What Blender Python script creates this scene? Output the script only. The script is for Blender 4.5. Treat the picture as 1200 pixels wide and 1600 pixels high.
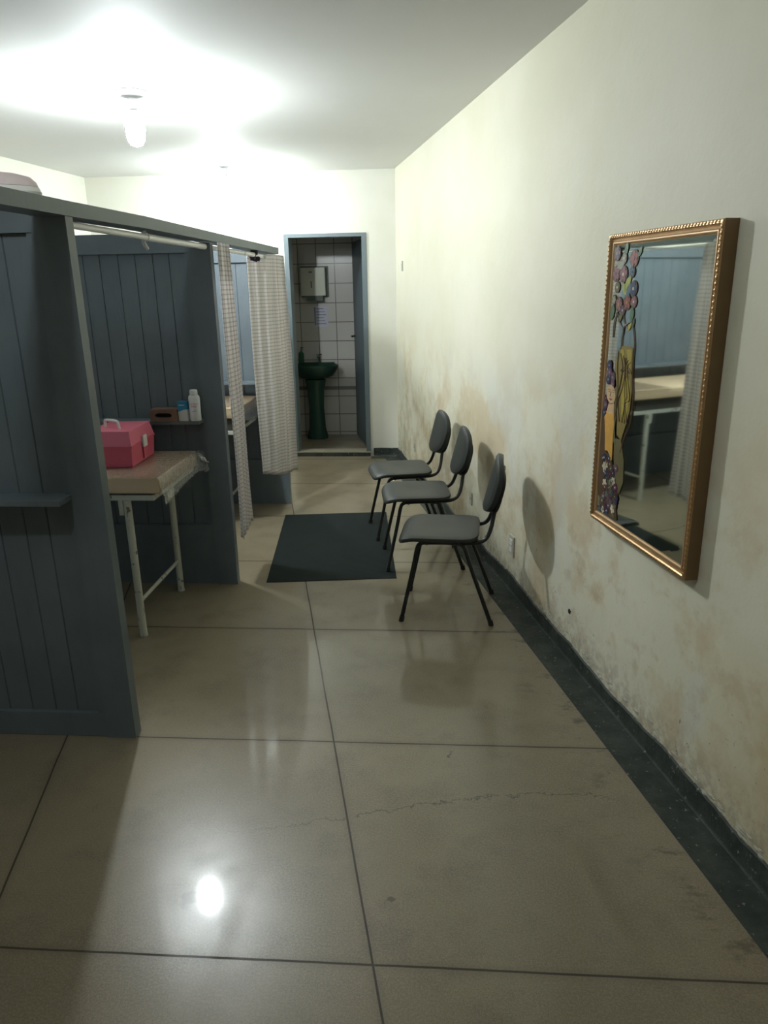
import bpy, bmesh, math, random
from mathutils import Vector, Matrix
random.seed(7)
for o in list(bpy.data.objects): bpy.data.objects.remove(o)
scn = bpy.context.scene
COL = scn.collection

# ---------------------------------------------------------------- camera
cam_d = bpy.data.cameras.new('camera'); cam = bpy.data.objects.new('camera', cam_d); COL.objects.link(cam)
cam_d.sensor_fit = 'VERTICAL'; cam_d.sensor_height = 24.0; cam_d.lens = 24.0 * 1140 / 1600
cam_d.clip_start = 0.02; cam_d.clip_end = 60
pitch, roll, yaw = math.radians(17.25), math.radians(1.05), math.radians(4.2)
F = Vector((0, math.cos(pitch), -math.sin(pitch))); R0 = Vector((1, 0, 0)); U0 = R0.cross(F)
R = R0 * math.cos(roll) - U0 * math.sin(roll); U = R0 * math.sin(roll) + U0 * math.cos(roll)
Mz = Matrix.Rotation(yaw, 3, 'Z'); F, R, U = Mz @ F, Mz @ R, Mz @ U
cam.matrix_world = Matrix(((R.x, U.x, -F.x, 0), (R.y, U.y, -F.y, 0), (R.z, U.z, -F.z, 1.643), (0, 0, 0, 1)))
scn.camera = cam

# ---------------------------------------------------------------- world, lamps' strength, exposure
BULB_STRENGTH = 215.0            # two bare bulbs light the whole room
WEAK_STRENGTH = 38.0
FAR_STRENGTH = 105.0
BULB_COLOR = (0.90, 0.98, 1.0)
scn.view_settings.view_transform = 'Standard'; scn.view_settings.look = 'None'
scn.view_settings.exposure = 2.05; scn.view_settings.gamma = 1.0
scn.view_settings.use_curve_mapping = False
w = bpy.data.worlds.new('night'); scn.world = w; w.use_nodes = True
w.node_tree.nodes['Background'].inputs[0].default_value = (0.01, 0.012, 0.015, 1)
w.node_tree.nodes['Background'].inputs[1].default_value = 0.3

# ---------------------------------------------------------------- node helpers
class G:
    def __init__(s, name):
        s.m = bpy.data.materials.new(name); s.m.use_nodes = True; s.t = s.m.node_tree
        s.b = s.t.nodes['Principled BSDF']
        s.pos = s.t.nodes.new('ShaderNodeTexCoord').outputs['Object']
    def n(s, k): return s.t.nodes.new(k)
    def put(s, sock, v):
        if isinstance(v, bpy.types.NodeSocket): s.t.links.new(v, sock)
        elif isinstance(v, (tuple, list)) and len(v) == 3 and sock.type == 'RGBA': sock.default_value = (*v, 1)
        else: sock.default_value = v
    def set(s, **k):
        names = dict(color='Base Color', rough='Roughness', metal='Metallic', normal='Normal', coat='Coat Weight',
                     coat_rough='Coat Roughness', trans='Transmission Weight', alpha='Alpha', ior='IOR', spec='Specular IOR Level',
                     emit='Emission Color', power='Emission Strength', sub='Subsurface Weight')
        for a, v in k.items(): s.put(s.b.inputs[names[a]], v)
        return s
    def math(s, op, a, b=0.0, c=0.0, clamp=False):
        x = s.n('ShaderNodeMath'); x.operation = op; x.use_clamp = clamp
        s.put(x.inputs[0], a); s.put(x.inputs[1], b); s.put(x.inputs[2], c); return x.outputs[0]
    def xyz(s, v=None):
        x = s.n('ShaderNodeSeparateXYZ'); s.put(x.inputs[0], v or s.pos); return x.outputs
    def scale(s, sx, sy, sz, v=None):
        x = s.n('ShaderNodeVectorMath'); x.operation = 'MULTIPLY'; s.put(x.inputs[0], v or s.pos); x.inputs[1].default_value = (sx, sy, sz)
        return x.outputs[0]
    def noise(s, sc, det=4, rough=.55, v=None, dist=0):
        x = s.n('ShaderNodeTexNoise'); s.put(x.inputs['Vector'], v or s.pos); x.inputs['Scale'].default_value = sc
        x.inputs['Detail'].default_value = det; x.inputs['Roughness'].default_value = rough; x.inputs['Distortion'].default_value = dist
        return x.outputs[0]
    def step(s, v, a, b):           # smooth 0..1 between a and b
        x = s.n('ShaderNodeMapRange'); x.interpolation_type = 'SMOOTHSTEP'
        s.put(x.inputs[0], v); s.put(x.inputs[1], a); s.put(x.inputs[2], b); return x.outputs[0]
    def mix(s, f, a, b):
        x = s.n('ShaderNodeMix'); x.data_type = 'RGBA'; s.put(x.inputs[0], f); s.put(x.inputs[6], a); s.put(x.inputs[7], b)
        return x.outputs[2]
    def mul(s, *a):
        r = a[0]
        for b in a[1:]: r = s.math('MULTIPLY', r, b)
        return r
    def bump(s, h, strength=.3, dist=.01, normal=None):
        x = s.n('ShaderNodeBump'); s.put(x.inputs['Height'], h); x.inputs['Strength'].default_value = strength
        x.inputs['Distance'].default_value = dist
        if normal is not None: s.put(x.inputs['Normal'], normal)
        return x.outputs[0]

def simple(name, col, rough=.5, metal=0., nz=0., nscale=30, bump=0., **k):
    g = G(name); c = col
    if nz:
        c = g.mix(g.noise(nscale, 3), tuple(v * (1 - nz) for v in col), tuple(min(1, v * (1 + nz)) for v in col))
    g.set(color=c, rough=rough, metal=metal, **k)
    if bump: g.set(normal=g.bump(g.noise(nscale * 4, 3), bump, .002))
    return g.m

# ---------------------------------------------------------------- materials
def mat_floor():
    g = G('polished_terrazzo'); x, y, z = g.xyz()
    big = g.noise(1.1, 5, .6); mid = g.noise(4.5, 5, .65); fine = g.noise(160, 2, .7); speck = g.noise(420, 1, .5)
    c = g.mix(g.step(big, .3, .7), (.205, .164, .102), (.272, .225, .148))
    c = g.mix(g.mul(g.step(mid, .45, .72), .60), c, (.145, .115, .075))
    c = g.mix(g.mul(g.step(fine, .42, .62), .38), c, (.33, .295, .225))
    c = g.mix(g.mul(g.step(speck, .56, .68), .55), c, (.085, .07, .048))
    # distance to the right wall (perpendicular), wall: x = .398 - .2368 (y - 3.942)
    dw = g.math('MULTIPLY', g.math('SUBTRACT', g.math('MULTIPLY_ADD', g.math('SUBTRACT', y, 3.942), -.2368, .398), x), .973)
    # grime beside the dark border
    gr = g.mul(g.step(dw, .42, .10), g.step(g.noise(6, 5, .7, g.scale(1, 1.6, 1)), .53, .66))
    c = g.mix(g.mul(gr, .75), c, (.05, .038, .026))
    # joints: rows along x, columns parallel to the right wall
    wob = g.math('MULTIPLY', g.math('SUBTRACT', g.noise(3, 2), .5), .006)
    yy = g.math('ADD', g.math('SUBTRACT', y, 1.417 - .9375 * 6), wob)
    ry = g.math('ABSOLUTE', g.math('SUBTRACT', g.math('MODULO', yy, .9375), .9375 / 2))
    ry = g.math('SUBTRACT', .9375 / 2, ry)
    xx = g.math('ADD', g.math('SUBTRACT', g.math('MULTIPLY_ADD', g.math('SUBTRACT', y, 1.413), .241, x), -.152 - 1.04 * 6), wob)
    rx = g.math('ABSOLUTE', g.math('SUBTRACT', g.math('MODULO', xx, 1.04), .52))
    rx = g.math('SUBTRACT', .52, rx)
    r = g.math('MINIMUM', rx, ry)
    joint = g.step(r, .0042, .0022)
    c = g.mix(g.mul(g.step(r, .03, .0), .25), c, (.10, .075, .05))
    # hairline crack across one slab and its faint continuation
    n1 = g.math('MULTIPLY', g.math('SUBTRACT', g.noise(9, 6, .75), .5), .16)
    cy = g.math('MULTIPLY_ADD', g.math('SINE', g.math('MULTIPLY', g.math('ADD', x, .25), 2.2)), .13, 1.96)
    cr = g.math('ABSOLUTE', g.math('ADD', g.math('SUBTRACT', y, cy), n1))
    crack = g.mul(g.step(cr, .0040, .0012), g.step(x, -.9, -.1), g.step(x, .72, .45), g.step(g.noise(14, 2), .36, .5))
    c = g.mix(g.mul(crack, .85), c, (.055, .04, .028))
    # two small stains
    def spot(px, py, rad, k):
        a = g.math('SUBTRACT', x, px); b = g.math('SUBTRACT', y, py)
        dd = g.math('SQRT', g.math('ADD', g.mul(a, a), g.mul(b, b, .6)))
        dd = g.math('ADD', dd, g.math('MULTIPLY', g.math('SUBTRACT', g.noise(35, 3), .5), .07))
        return g.mul(g.step(dd, rad, rad * .45), k)
    for a in ((-.685, 1.60, .035, .55), (.057, 2.299, .014, .8), (-.12, 1.63, .014, .7), (-.11, 1.22, .012, .6)):
        c = g.mix(spot(*a), c, (.07, .045, .03))
    c = g.mix(g.mul(joint, .9), c, (.035, .025, .018))
    rough = g.math('MULTIPLY_ADD', g.step(mid, .35, .7), .05, .125)
    rough = g.math('MULTIPLY_ADD', joint, .4, rough)
    h = g.math('MULTIPLY_ADD', joint, -1.0, g.math('MULTIPLY', g.noise(60, 2), .05))
    b1 = g.bump(g.noise(1.3, 2, .4), .35, .012)
    sag = g.math('MULTIPLY', g.math('SINE', g.math('MULTIPLY', g.math('SUBTRACT', y, 2.0), -2 * math.pi / 4.0)), .019)   # the slab sags and swells by a centimetre or two
    b1 = g.bump(sag, 1.0, 1.0, b1)
    g.set(color=c, rough=g.math('ADD', rough, .17), spec=.45, coat=.35, coat_rough=.075, normal=g.bump(h, .22, .002, b1)); g.set(); g.t.links.new(b1, g.b.inputs['Coat Normal']); return g.m

def plaster(name, base, stains=0.0, mould=0.0):
    g = G(name); x, y, z = g.xyz()
    c = g.mix(g.step(g.noise(1.4, 4, .6), .3, .7), base, tuple(v * k for v, k in zip(base, (.93, .93, .88))))
    if stains:
        low = g.step(z, 1.45, .75)
        t = g.step(g.noise(2.1, 5, .62, g.scale(1, 1, 1.1)), .44, .60)
        c = g.mix(g.mul(t, low, .62 * stains), c, (.54, .42, .24))
        t2 = g.step(g.noise(7, 4, .6), .54, .70)
        c = g.mix(g.mul(t2, g.step(z, 1.15, .5), .45 * stains), c, (.44, .34, .20))
        t4 = g.mul(g.step(y, 2.25, 1.7), g.step(z, 1.9, 1.2), g.step(g.noise(1.6, 3, .5), .35, .6))       # yellowed area by the mirror's near side
        c = g.mix(g.mul(t4, .5), c, (.58, .49, .28))
        t3 = g.step(g.noise(1.7, 3, .5, g.scale(1.3, 1.3, .9)), .53, .62)      # pale bluish patches of newer paint
        c = g.mix(g.mul(t3, g.step(z, 1.35, 1.0), .40), c, (.64, .66, .62))
        b = g.mul(g.step(z, .30, .07), g.step(g.noise(22, 5, .7), .40, .62))
        c = g.mix(g.mul(b, .55 * stains), c, (.30, .24, .16))
        # tan streak of damp near the floor by the far chairs
        d = g.mul(g.step(y, 4.2, 5.2), g.step(z, 1.0, .45), g.step(g.noise(5, 4, .6), .4, .65))
        c = g.mix(g.mul(d, .55), c, (.43, .33, .18))
    if mould:
        m1 = g.mul(g.step(g.noise(26, 4, .7), .64, .70), g.step(z, .75, .15), g.step(g.noise(3.2, 2), .46, .56))
        c = g.mix(g.mul(m1, .75), c, (.10, .09, .07))
        m2 = g.mul(g.step(g.noise(70, 2, .6), .70, .74), g.step(z, .9, .2))
        c = g.mix(g.mul(m2, .6), c, (.12, .10, .07))
    h = g.math('ADD', g.noise(5, 4, .6), g.math('MULTIPLY', g.noise(60, 3), .12))
    g.set(color=c, rough=.62, spec=.3, normal=g.bump(h, .35, .01)); return g.m

def mat_dark_border():
    g = G('dark_green_border'); n = g.noise(9, 5, .65)
    c = g.mix(g.step(n, .35, .7), (.028, .036, .032), (.06, .068, .058))
    c = g.mix(g.mul(g.step(g.noise(45, 4, .7), .62, .68), .7), c, (.30, .30, .26))
    g.set(color=c, rough=g.math('MULTIPLY_ADD', g.noise(6, 4), .3, .42), spec=.3, normal=g.bump(g.noise(14, 5, .7), .6, .010)); return g.m

def mat_paint():
    g = G('slate_blue_paint'); n = g.noise(3, 4, .6)
    c = g.mix(g.step(n, .3, .7), (.115, .142, .160), (.145, .172, .188))
    c = g.mix(g.mul(g.step(g.noise(90, 2, .5, g.scale(1, 1, .1)), .5, .8), .25), c, (.085, .105, .115))
    g.set(color=c, rough=.42, normal=g.bump(g.noise(40, 3, .6, g.scale(1, 1, .15)), .2, .002)); return g.m

def mat_tiles():
    g = G('white_wall_tiles'); x, y, z = g.xyz()
    def line(v, off, p): 
        a = g.math('MODULO', g.math('ADD', v, off + p * 20), p)
        a = g.math('MINIMUM', a, g.math('SUBTRACT', p, a)); return g.step(a, .0055, .0025)
    hx = g.math('ADD', x, g.math('MULTIPLY', y, 1.0))
    j = g.math('MAXIMUM', line(hx, -8.3 + 1.10, .2), line(z, .17, .205))
    band = g.mul(g.step(z, .515, .520), g.step(z, .560, .555))
    c = g.mix(g.noise(2, 3), (.56, .53, .49), (.66, .63, .58))
    c = g.mix(g.mul(j, .85), c, (.10, .09, .08)); c = g.mix(g.mul(band, .75), c, (.12, .12, .12))
    g.set(color=c, rough=.22, normal=g.bump(j, -.3, .002)); return g.m

def mat_curtain():
    g = G('checked_curtain_vinyl')
    uv = g.n('ShaderNodeUVMap').outputs[0]; u, v, _ = g.xyz(uv)
    def stripe(a, p, wd):
        m = g.math('MODULO', g.math('ADD', a, 40 * p), p); return g.step(m, wd, wd * .8)
    hs = stripe(v, .024, .008); vs = stripe(u, .024, .006)
    c = g.mix(g.mul(hs, .55), (.80, .765, .76), (.40, .36, .34))
    c = g.mix(g.mul(vs, .22), c, (.40, .36, .33))
    g.set(color=c, rough=.38)
    tr = g.n('ShaderNodeBsdfTranslucent'); g.put(tr.inputs[0], c)
    mx = g.n('ShaderNodeMixShader'); mx.inputs[0].default_value = .32
    out = g.t.nodes['Material Output']
    g.t.links.new(g.b.outputs[0], mx.inputs[1]); g.t.links.new(tr.outputs[0], mx.inputs[2]); g.t.links.new(mx.outputs[0], out.inputs[0])
    return g.m

def mat_enamel():
    g = G('chipped_white_enamel')
    c = g.mix(g.noise(8, 3), (.46, .47, .40), (.58, .58, .50))
    ch = g.step(g.noise(28, 4, .65, g.scale(1, 1, .7)), .60, .65)
    c = g.mix(g.mul(ch, .85), c, (.11, .075, .045)); g.set(color=c, rough=.4); return g.m

def mat_mattress():
    g = G('tan_vinyl'); c = g.mix(g.noise(3, 4, .6), (.60, .45, .29), (.70, .54, .36))
    g.set(color=c, rough=.34, normal=g.bump(g.noise(7, 4, .6, None, 1.5), .5, .01)); return g.m

def mat_film(nm='clear_plastic_film', add=.06, rg=.08):
    g = G(nm)
    gl = g.n('ShaderNodeBsdfGlossy'); gl.inputs['Roughness'].default_value = rg; gl.inputs['Color'].default_value = (.95, .95, .95, 1)
    tp = g.n('ShaderNodeBsdfTransparent'); tp.inputs[0].default_value = (.95, .95, .95, 1)
    fr = g.n('ShaderNodeFresnel'); fr.inputs[0].default_value = 1.8
    nrm = g.bump(g.noise(45, 3, .6, None, 1.2), 1.0, .01); g.put(gl.inputs['Normal'], nrm); g.put(fr.inputs['Normal'], nrm)
    mx = g.n('ShaderNodeMixShader'); g.put(mx.inputs[0], g.math('ADD', fr.outputs[0], add))
    g.t.links.new(tp.outputs[0], mx.inputs[1]); g.t.links.new(gl.outputs[0], mx.inputs[2])
    g.t.links.new(mx.outputs[0], g.t.nodes['Material Output'].inputs[0]); return g.m

def mat_glow(col, strength):
    g = G('lit_bulb'); g.set(color=(.9, .9, .9), emit=col, power=strength); return g.m

def mat_mat():
    g = G('ribbed_black_rubber'); x, y, z = g.xyz()
    rib = g.math('SINE', g.math('MULTIPLY', y, 2 * math.pi / .012))
    c = g.mix(g.noise(6, 4), (.010, .015, .014), (.018, .024, .022))
    g.set(color=c, rough=.8, spec=.12, normal=g.bump(rib, .35, .002)); return g.m

M = dict(
    floor=mat_floor(), wall=plaster('cream_plaster', (.77, .76, .69)), wallr=plaster('stained_cream_plaster', (.75, .725, .595), 1.0, 1.0),
    ceil=simple('white_ceiling_paint', (.74, .74, .72), .7, nz=.03, nscale=2, bump=.1),
    border=mat_dark_border(), paint=mat_paint(), tiles=mat_tiles(), curtain=mat_curtain(), enamel=mat_enamel(), vinyl=mat_mattress(),
    film=mat_film(), crinkle=mat_film('crinkled_clear_film', .28, .12), rubber=mat_mat(), jamb=simple('grey_blue_gloss_paint', (.13, .165, .18), .38, nz=.1, nscale=6),
    dark_door=simple('dark_blue_gloss_paint', (.045, .07, .085), .35, nz=.15, nscale=5),
    sill=simple('worn_sill_cement', (.30, .27, .20), .5, nz=.2, nscale=12),
    glow=mat_glow(BULB_COLOR, BULB_STRENGTH), weakglow=mat_glow(BULB_COLOR, WEAK_STRENGTH), farglow=mat_glow(BULB_COLOR, FAR_STRENGTH), porcelain=simple('white_ceramic_socket', (.62, .62, .62), .35),
    plastic=simple('white_plastic', (.72, .72, .70), .35), pvc=simple('white_pipe_plastic', (.86, .86, .86), .3),
    blackvinyl=simple('black_upholstery', (.020, .024, .023), .42, nz=.15, nscale=20, bump=.06),
    blackmetal=simple('black_tube_enamel', (.010, .012, .012), .28), blackplastic=simple('black_moulded_plastic', (.012, .014, .014), .45),
    deck=simple('dark_deck_board', (.05, .045, .035), .6),
    pink=simple('pink_plastic', (.62, .11, .17), .38, nz=.06, nscale=4), pinklid=simple('pink_plastic_lid', (.68, .17, .24), .38, nz=.06, nscale=4),
    card=simple('brown_cardboard', (.17, .105, .07), .7, nz=.15, nscale=20), dark=simple('dark_hollow', (.008, .007, .006), .9),
    powder=simple('white_powder_bottle_plastic', (.74, .76, .76), .3), letter=simple('pink_print', (.62, .20, .24), .5),
    letterblue=simple('blue_print', (.10, .12, .40), .5),
    cyan=simple('blue_print_carton', (.02, .22, .38), .5), whitecard=simple('white_carton', (.62, .64, .62), .5),
    sink=simple('dark_green_ceramic', (.032, .075, .055), .15), greenplastic=simple('green_bottle_plastic', (.02, .10, .05), .3),
    chrome=simple('tap_metal', (.12, .16, .13), .25, .6), beigebox=simple('yellowed_white_box', (.60, .60, .48), .4, nz=.06, nscale=6),
    gasket=simple('dark_box_rim', (.10, .12, .10), .5), paper=simple('notice_paper', (.58, .58, .66), .7), ink=simple('grey_print', (.20, .20, .30), .7),
    gold=simple('gilded_wood', (.46, .28, .13), .34, .55, nz=.25, nscale=25), goldpale=simple('pale_gold_edge', (.62, .42, .24), .3, .5),
    goldside=simple('brown_frame_side', (.20, .12, .055), .45, .15, nz=.15, nscale=12),
    glass=simple('silvered_glass', (.70, .76, .72), .035, 1.0), outlet=simple('yellowed_outlet_plastic', (.50, .48, .40), .4),
    blackhole=simple('dark_hole', (.012, .010, .009), .9), tie=simple('dark_purple_cloth', (.035, .02, .045), .8),
    bundle=simple('off_white_cloth', (.80, .78, .72), .8, nz=.05, nscale=8), bundlepink=simple('pale_pink_cloth', (.74, .62, .60), .8),
    bath=simple('dark_bathroom_paint', (.10, .12, .13), .6),
)

# ---------------------------------------------------------------- mesh helpers
def obj(name, bm, mat, parent=None, smooth=False, loc=None, rot=None, bevel=0):
    if not isinstance(mat, list): mat = [mat]
    if bevel:
        bmesh.ops.bevel(bm, geom=[e for e in bm.edges if e.is_manifold and e.calc_face_angle(0) > .6], offset=bevel, segments=2, affect='EDGES', profile=.6)
    bmesh.ops.recalc_face_normals(bm, faces=bm.faces[:])
    me = bpy.data.meshes.new(name); bm.to_mesh(me); bm.free()
    for m in mat: me.materials.append(m)
    if smooth:
        for p in me.polygons: p.use_smooth = True
        try: me.set_sharp_from_angle(angle=math.radians(38))
        except Exception: pass
    o = bpy.data.objects.new(name, me); COL.objects.link(o); o.parent = parent
    if loc is not None: o.location = loc
    if rot is not None: o.rotation_euler = rot
    return o
def tag(o, label, cat, group=None):
    o['label'] = label; o['category'] = cat
    if group: o['group'] = group
    return o
def struct(o, label=None):
    o['kind'] = 'structure'
    if label: o['label'] = label
    return o
def empty(name, loc=(0, 0, 0), rot=(0, 0, 0)):
    o = bpy.data.objects.new(name, None); COL.objects.link(o); o.location = loc; o.rotation_euler = rot; o.empty_display_size = .05; return o
def box(bm, x0, x1, y0, y1, z0, z1, mi=0):
    v = [bm.verts.new((x, y, z)) for z in (z0, z1) for x, y in ((x0, y0), (x1, y0), (x1, y1), (x0, y1))]
    for f in ((3, 2, 1, 0), (4, 5, 6, 7), (0, 1, 5, 4), (1, 2, 6, 5), (2, 3, 7, 6), (3, 0, 4, 7)):
        bm.faces.new([v[i] for i in f]).material_index = mi
    return bm
def B(*a, **k): return box(bmesh.new(), *a, **k)
def prism(bm, pts, z0, z1, mi=0):
    a = [bm.verts.new((x, y, z0)) for x, y in pts]; b = [bm.verts.new((x, y, z1)) for x, y in pts]; n = len(pts)
    bm.faces.new(a[::-1]).material_index = mi; bm.faces.new(b).material_index = mi
    for i in range(n): bm.faces.new((a[i], a[(i + 1) % n], b[(i + 1) % n], b[i])).material_index = mi
    return bm
def smoothpath(pts, n=6):
    pts = [Vector(p) for p in pts]; out = []
    P = [pts[0] * 2 - pts[1]] + pts + [pts[-1] * 2 - pts[-2]]
    for i in range(1, len(P) - 2):
        for k in range(n):
            t = k / n; a, b, c, d = P[i - 1], P[i], P[i + 1], P[i + 2]
            out.append(.5 * ((2 * b) + (c - a) * t + (2 * a - 5 * b + 4 * c - d) * t * t + (3 * b - a - 3 * c + d) * t ** 3))
    out.append(pts[-1]); return out
def tube(bm, pts, r, seg=12, mi=0, rr=None):
    pts = [Vector(p) for p in pts]; rings = []; up = None
    for i, p in enumerate(pts):
        t = (pts[min(i + 1, len(pts) - 1)] - pts[max(i - 1, 0)]).normalized()
        if up is None: up = t.orthogonal().normalized()
        up = (up - t * up.dot(t)).normalized(); s = t.cross(up)
        q = rr[i] if rr else r
        rings.append([bm.verts.new(p + (up * math.cos(2 * math.pi * k / seg) + s * math.sin(2 * math.pi * k / seg)) * q) for k in range(seg)])
    for a, b in zip(rings, rings[1:]):
        for k in range(seg): bm.faces.new((a[k], a[(k + 1) % seg], b[(k + 1) % seg], b[k])).material_index = mi
    bm.faces.new(rings[0][::-1]).material_index = mi; bm.faces.new(rings[-1]).material_index = mi
    return bm
def lathe(bm, prof, c=(0, 0, 0), seg=32, sx=1, sy=1, mi=0):
    rings = []
    for r, z in prof:
        if r < 1e-6: rings.append([bm.verts.new((c[0], c[1], c[2] + z))])
        else: rings.append([bm.verts.new((c[0] + r * sx * math.cos(2 * math.pi * k / seg), c[1] + r * sy * math.sin(2 * math.pi * k / seg), c[2] + z)) for k in range(seg)])
    for a, b in zip(rings, rings[1:]):
        for k in range(seg):
            k2 = (k + 1) % seg
            if len(a) == 1 and len(b) == 1: continue
            if len(a) == 1: f = (a[0], b[k2], b[k])
            elif len(b) == 1: f = (a[k], a[k2], b[0])
            else: f = (a[k], a[k2], b[k2], b[k])
            bm.faces.new(f).material_index = mi
    for r in (rings[0], rings[-1]):
        if len(r) > 1: bm.faces.new(r).material_index = mi
    return bm

# ---------------------------------------------------------------- the room
H = 2.65
def wx(y): return .398 - .2368 * (y - 3.942)          # inner face of the right wall
def lx(y): return -3.27 - .08 * (7.2 - y)             # inner face of the left wall
YB, YF = 7.2, -2.6
struct(obj('floor', prism(bmesh.new(), [(-4.4, YF - .2), (2.3, YF - .2), (2.3, 8.6), (-4.4, 8.6)], -.12, 0), M['floor']), 'polished tan terrazzo floor with thin dark joints')
struct(obj('ceiling', prism(bmesh.new(), [(-4.4, YF - .2), (2.3, YF - .2), (2.3, 8.6), (-4.4, 8.6)], H, H + .12), M['ceil']), 'white painted ceiling')
struct(obj('wall_right', prism(bmesh.new(), [(wx(YF - .2), YF - .2), (wx(YF - .2) + .15, YF - .2), (wx(YB + .15) + .15, YB + .15), (wx(YB + .15), YB + .15)], 0, H), M['wallr']), 'cream plaster wall with damp stains behind the chairs')
struct(obj('wall_left', prism(bmesh.new(), [(lx(YF - .2), YF - .2), (lx(YB), YB), (lx(YB) - .15, YB), (lx(YF - .2) - .15, YF - .2)], 0, H), M['wall']), 'cream plaster wall behind the cubicles')
struct(obj('wall_front', prism(bmesh.new(), [(lx(YF), YF - .15), (wx(YF), YF - .15), (wx(YF), YF), (lx(YF), YF)], 0, H), M['wall']), 'cream plaster wall behind the viewer')
bm = bmesh.new()
DX0, DX1, DZ = -1.423, -.648, 2.115
box(bm, lx(YB) - .15, DX0, YB, YB + .15, 0, H); box(bm, DX1, wx(YB), YB, YB + .15, 0, H); box(bm, DX0, DX1, YB, YB + .15, DZ, H)
struct(obj('wall_back', bm, M['wall']), 'cream plaster wall with the bathroom doorway')

# skirting: coved, ragged top, and the dark border strip let into the floor
def skirting(name, p0, p1, nrm, h0, ragged, label):
    bm = bmesh.new(); p0, p1, nrm = Vector(p0), Vector(p1), Vector(nrm); L = (p1 - p0).length; n = int(L / .02); rows = []
    for i in range(n + 1):
        p = p0.lerp(p1, i / n); s = i / n * L
        hh = h0 + ragged * (math.sin(s * 3.1) * .5 + math.sin(s * 7.7 + 1) * .35 + math.sin(s * 23) * .16 + random.uniform(-.15, .15))
        prof = [(.0, 0), (.018, 0), (.012, .005), (.009, .014), (.008, hh - .004), (.0, hh)]
        rows.append([bm.verts.new((p.x + nrm.x * a, p.y + nrm.y * a, z)) for a, z in prof])
    for a, b in zip(rows, rows[1:]):
        for k in range(5): bm.faces.new((a[k], a[k + 1], b[k + 1], b[k]))
    return struct(obj(name, bm, M['border'], smooth=True), label)
nw = Vector((-.9731, -.2304, 0))
skirting('baseboard_right', (wx(YF), YF, 0), (wx(YB), YB, 0), nw, .078, .017, 'dark green painted skirting with a ragged top edge')
skirting('baseboard_back', (-.62, YB, 0), (wx(YB), YB, 0), (0, -1, 0), .078, .004, 'short dark skirting beside the doorway')
def strip(name, pts, label): return struct(obj(name, prism(bmesh.new(), pts, 0, .002), M['border']), label)
strip('trim_1', [(wx(YF) - .0, YF), (wx(YB) - .0, YB - .03), (wx(YB) - .122, YB - .135), (wx(YF) - .122, YF)][::-1], 'dark border strip in the floor along the right wall')
strip('trim_2', [(wx(YB) - .124, YB - .132), (wx(YB) - .035, YB - .032), (-.64, YB - .032), (-.64, YB - .132)][::-1], 'dark border strip in the floor along the back wall')
# loose plaster crumbling over the skirting
bm = bmesh.new()
for i in range(150):
    y = random.uniform(1.2, 3.6) if i % 3 else random.uniform(3.6, 6.8); z = .078 + random.uniform(.004, .03) * (1 if i % 4 else 1.8)
    rad = random.uniform(.004, .014); c = Vector((wx(y), y, z)) + nw * .0015; t = Vector((.2304, -.9731, 0)); n = 7
    vs = [bm.verts.new(c + t * (math.cos(6.283 * k / n) * rad * random.uniform(.9, 2.4)) + Vector((0, 0, math.sin(6.283 * k / n) * rad * random.uniform(.4, 1)))) for k in range(n)]
    top = bm.verts.new(c + nw * .003)
    for k in range(n): bm.faces.new((vs[k], vs[(k + 1) % n], top))
o = struct(obj('trim_3', bm, simple('flaking_whitewash', (.50, .47, .38), .8, nz=.3, nscale=30)), 'flaking whitewash along the top of the skirting')

# bathroom beyond the doorway
BY = 8.3
struct(obj('wall_bathroom_rear', B(-2.3, -.4, BY, BY + .1, 0, H), M['tiles']), 'white tiled wall behind the green washbasin')
struct(obj('wall_bathroom_left', B(-2.1, -2.0, YB + .15, BY, 0, H), M['tiles']), 'tiled side wall of the bathroom')
struct(obj('wall_bathroom_right', B(-.6, -.5, YB + .15, BY, 0, H), M['tiles']), 'tiled side wall of the bathroom behind the door')
# door frame, leaf
d = empty('door_1', (DX0, YB, 0)); struct(d, 'slate blue bathroom door standing open inwards, with its frame')
bm = bmesh.new(); y0, y1 = -.012, .165
box(bm, 0, .042, y0, y1, 0, DZ); box(bm, DX1 - DX0 - .045, DX1 - DX0, y0, y1, 0, DZ); box(bm, .042, DX1 - DX0 - .045, y0, y1, DZ - .032, DZ)
obj('door_frame', bm, M['jamb'], d, bevel=.002)
obj('door_sill', B(.0, DX1 - DX0, -.03, .13, 0, .045), M['sill'], d, bevel=.004)
obj('sill_riser', B(.002, DX1 - DX0 - .002, -.034, -.0305, 0, .036), M['border'], d)
leaf = obj('door_leaf', B(-.7, 0, 0, .034, .055, 2.075), M['dark_door'], d, loc=(DX1 - DX0 - .048, .168, 0), rot=(0, 0, math.radians(-75)), bevel=.003)
bm = bmesh.new(); tube(bm, [(-.64, .034, 1.13), (-.64, .075, 1.13)], .009); tube(bm, [(-.645, .072, 1.13), (-.55, .075, 1.13)], .008)
tube(bm, [(-.64, .0, 1.13), (-.64, -.045, 1.13)], .009); tube(bm, [(-.645, -.042, 1.13), (-.55, -.045, 1.13)], .008)
obj('door_handle', bm, M['blackmetal'], leaf, smooth=True)

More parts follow.
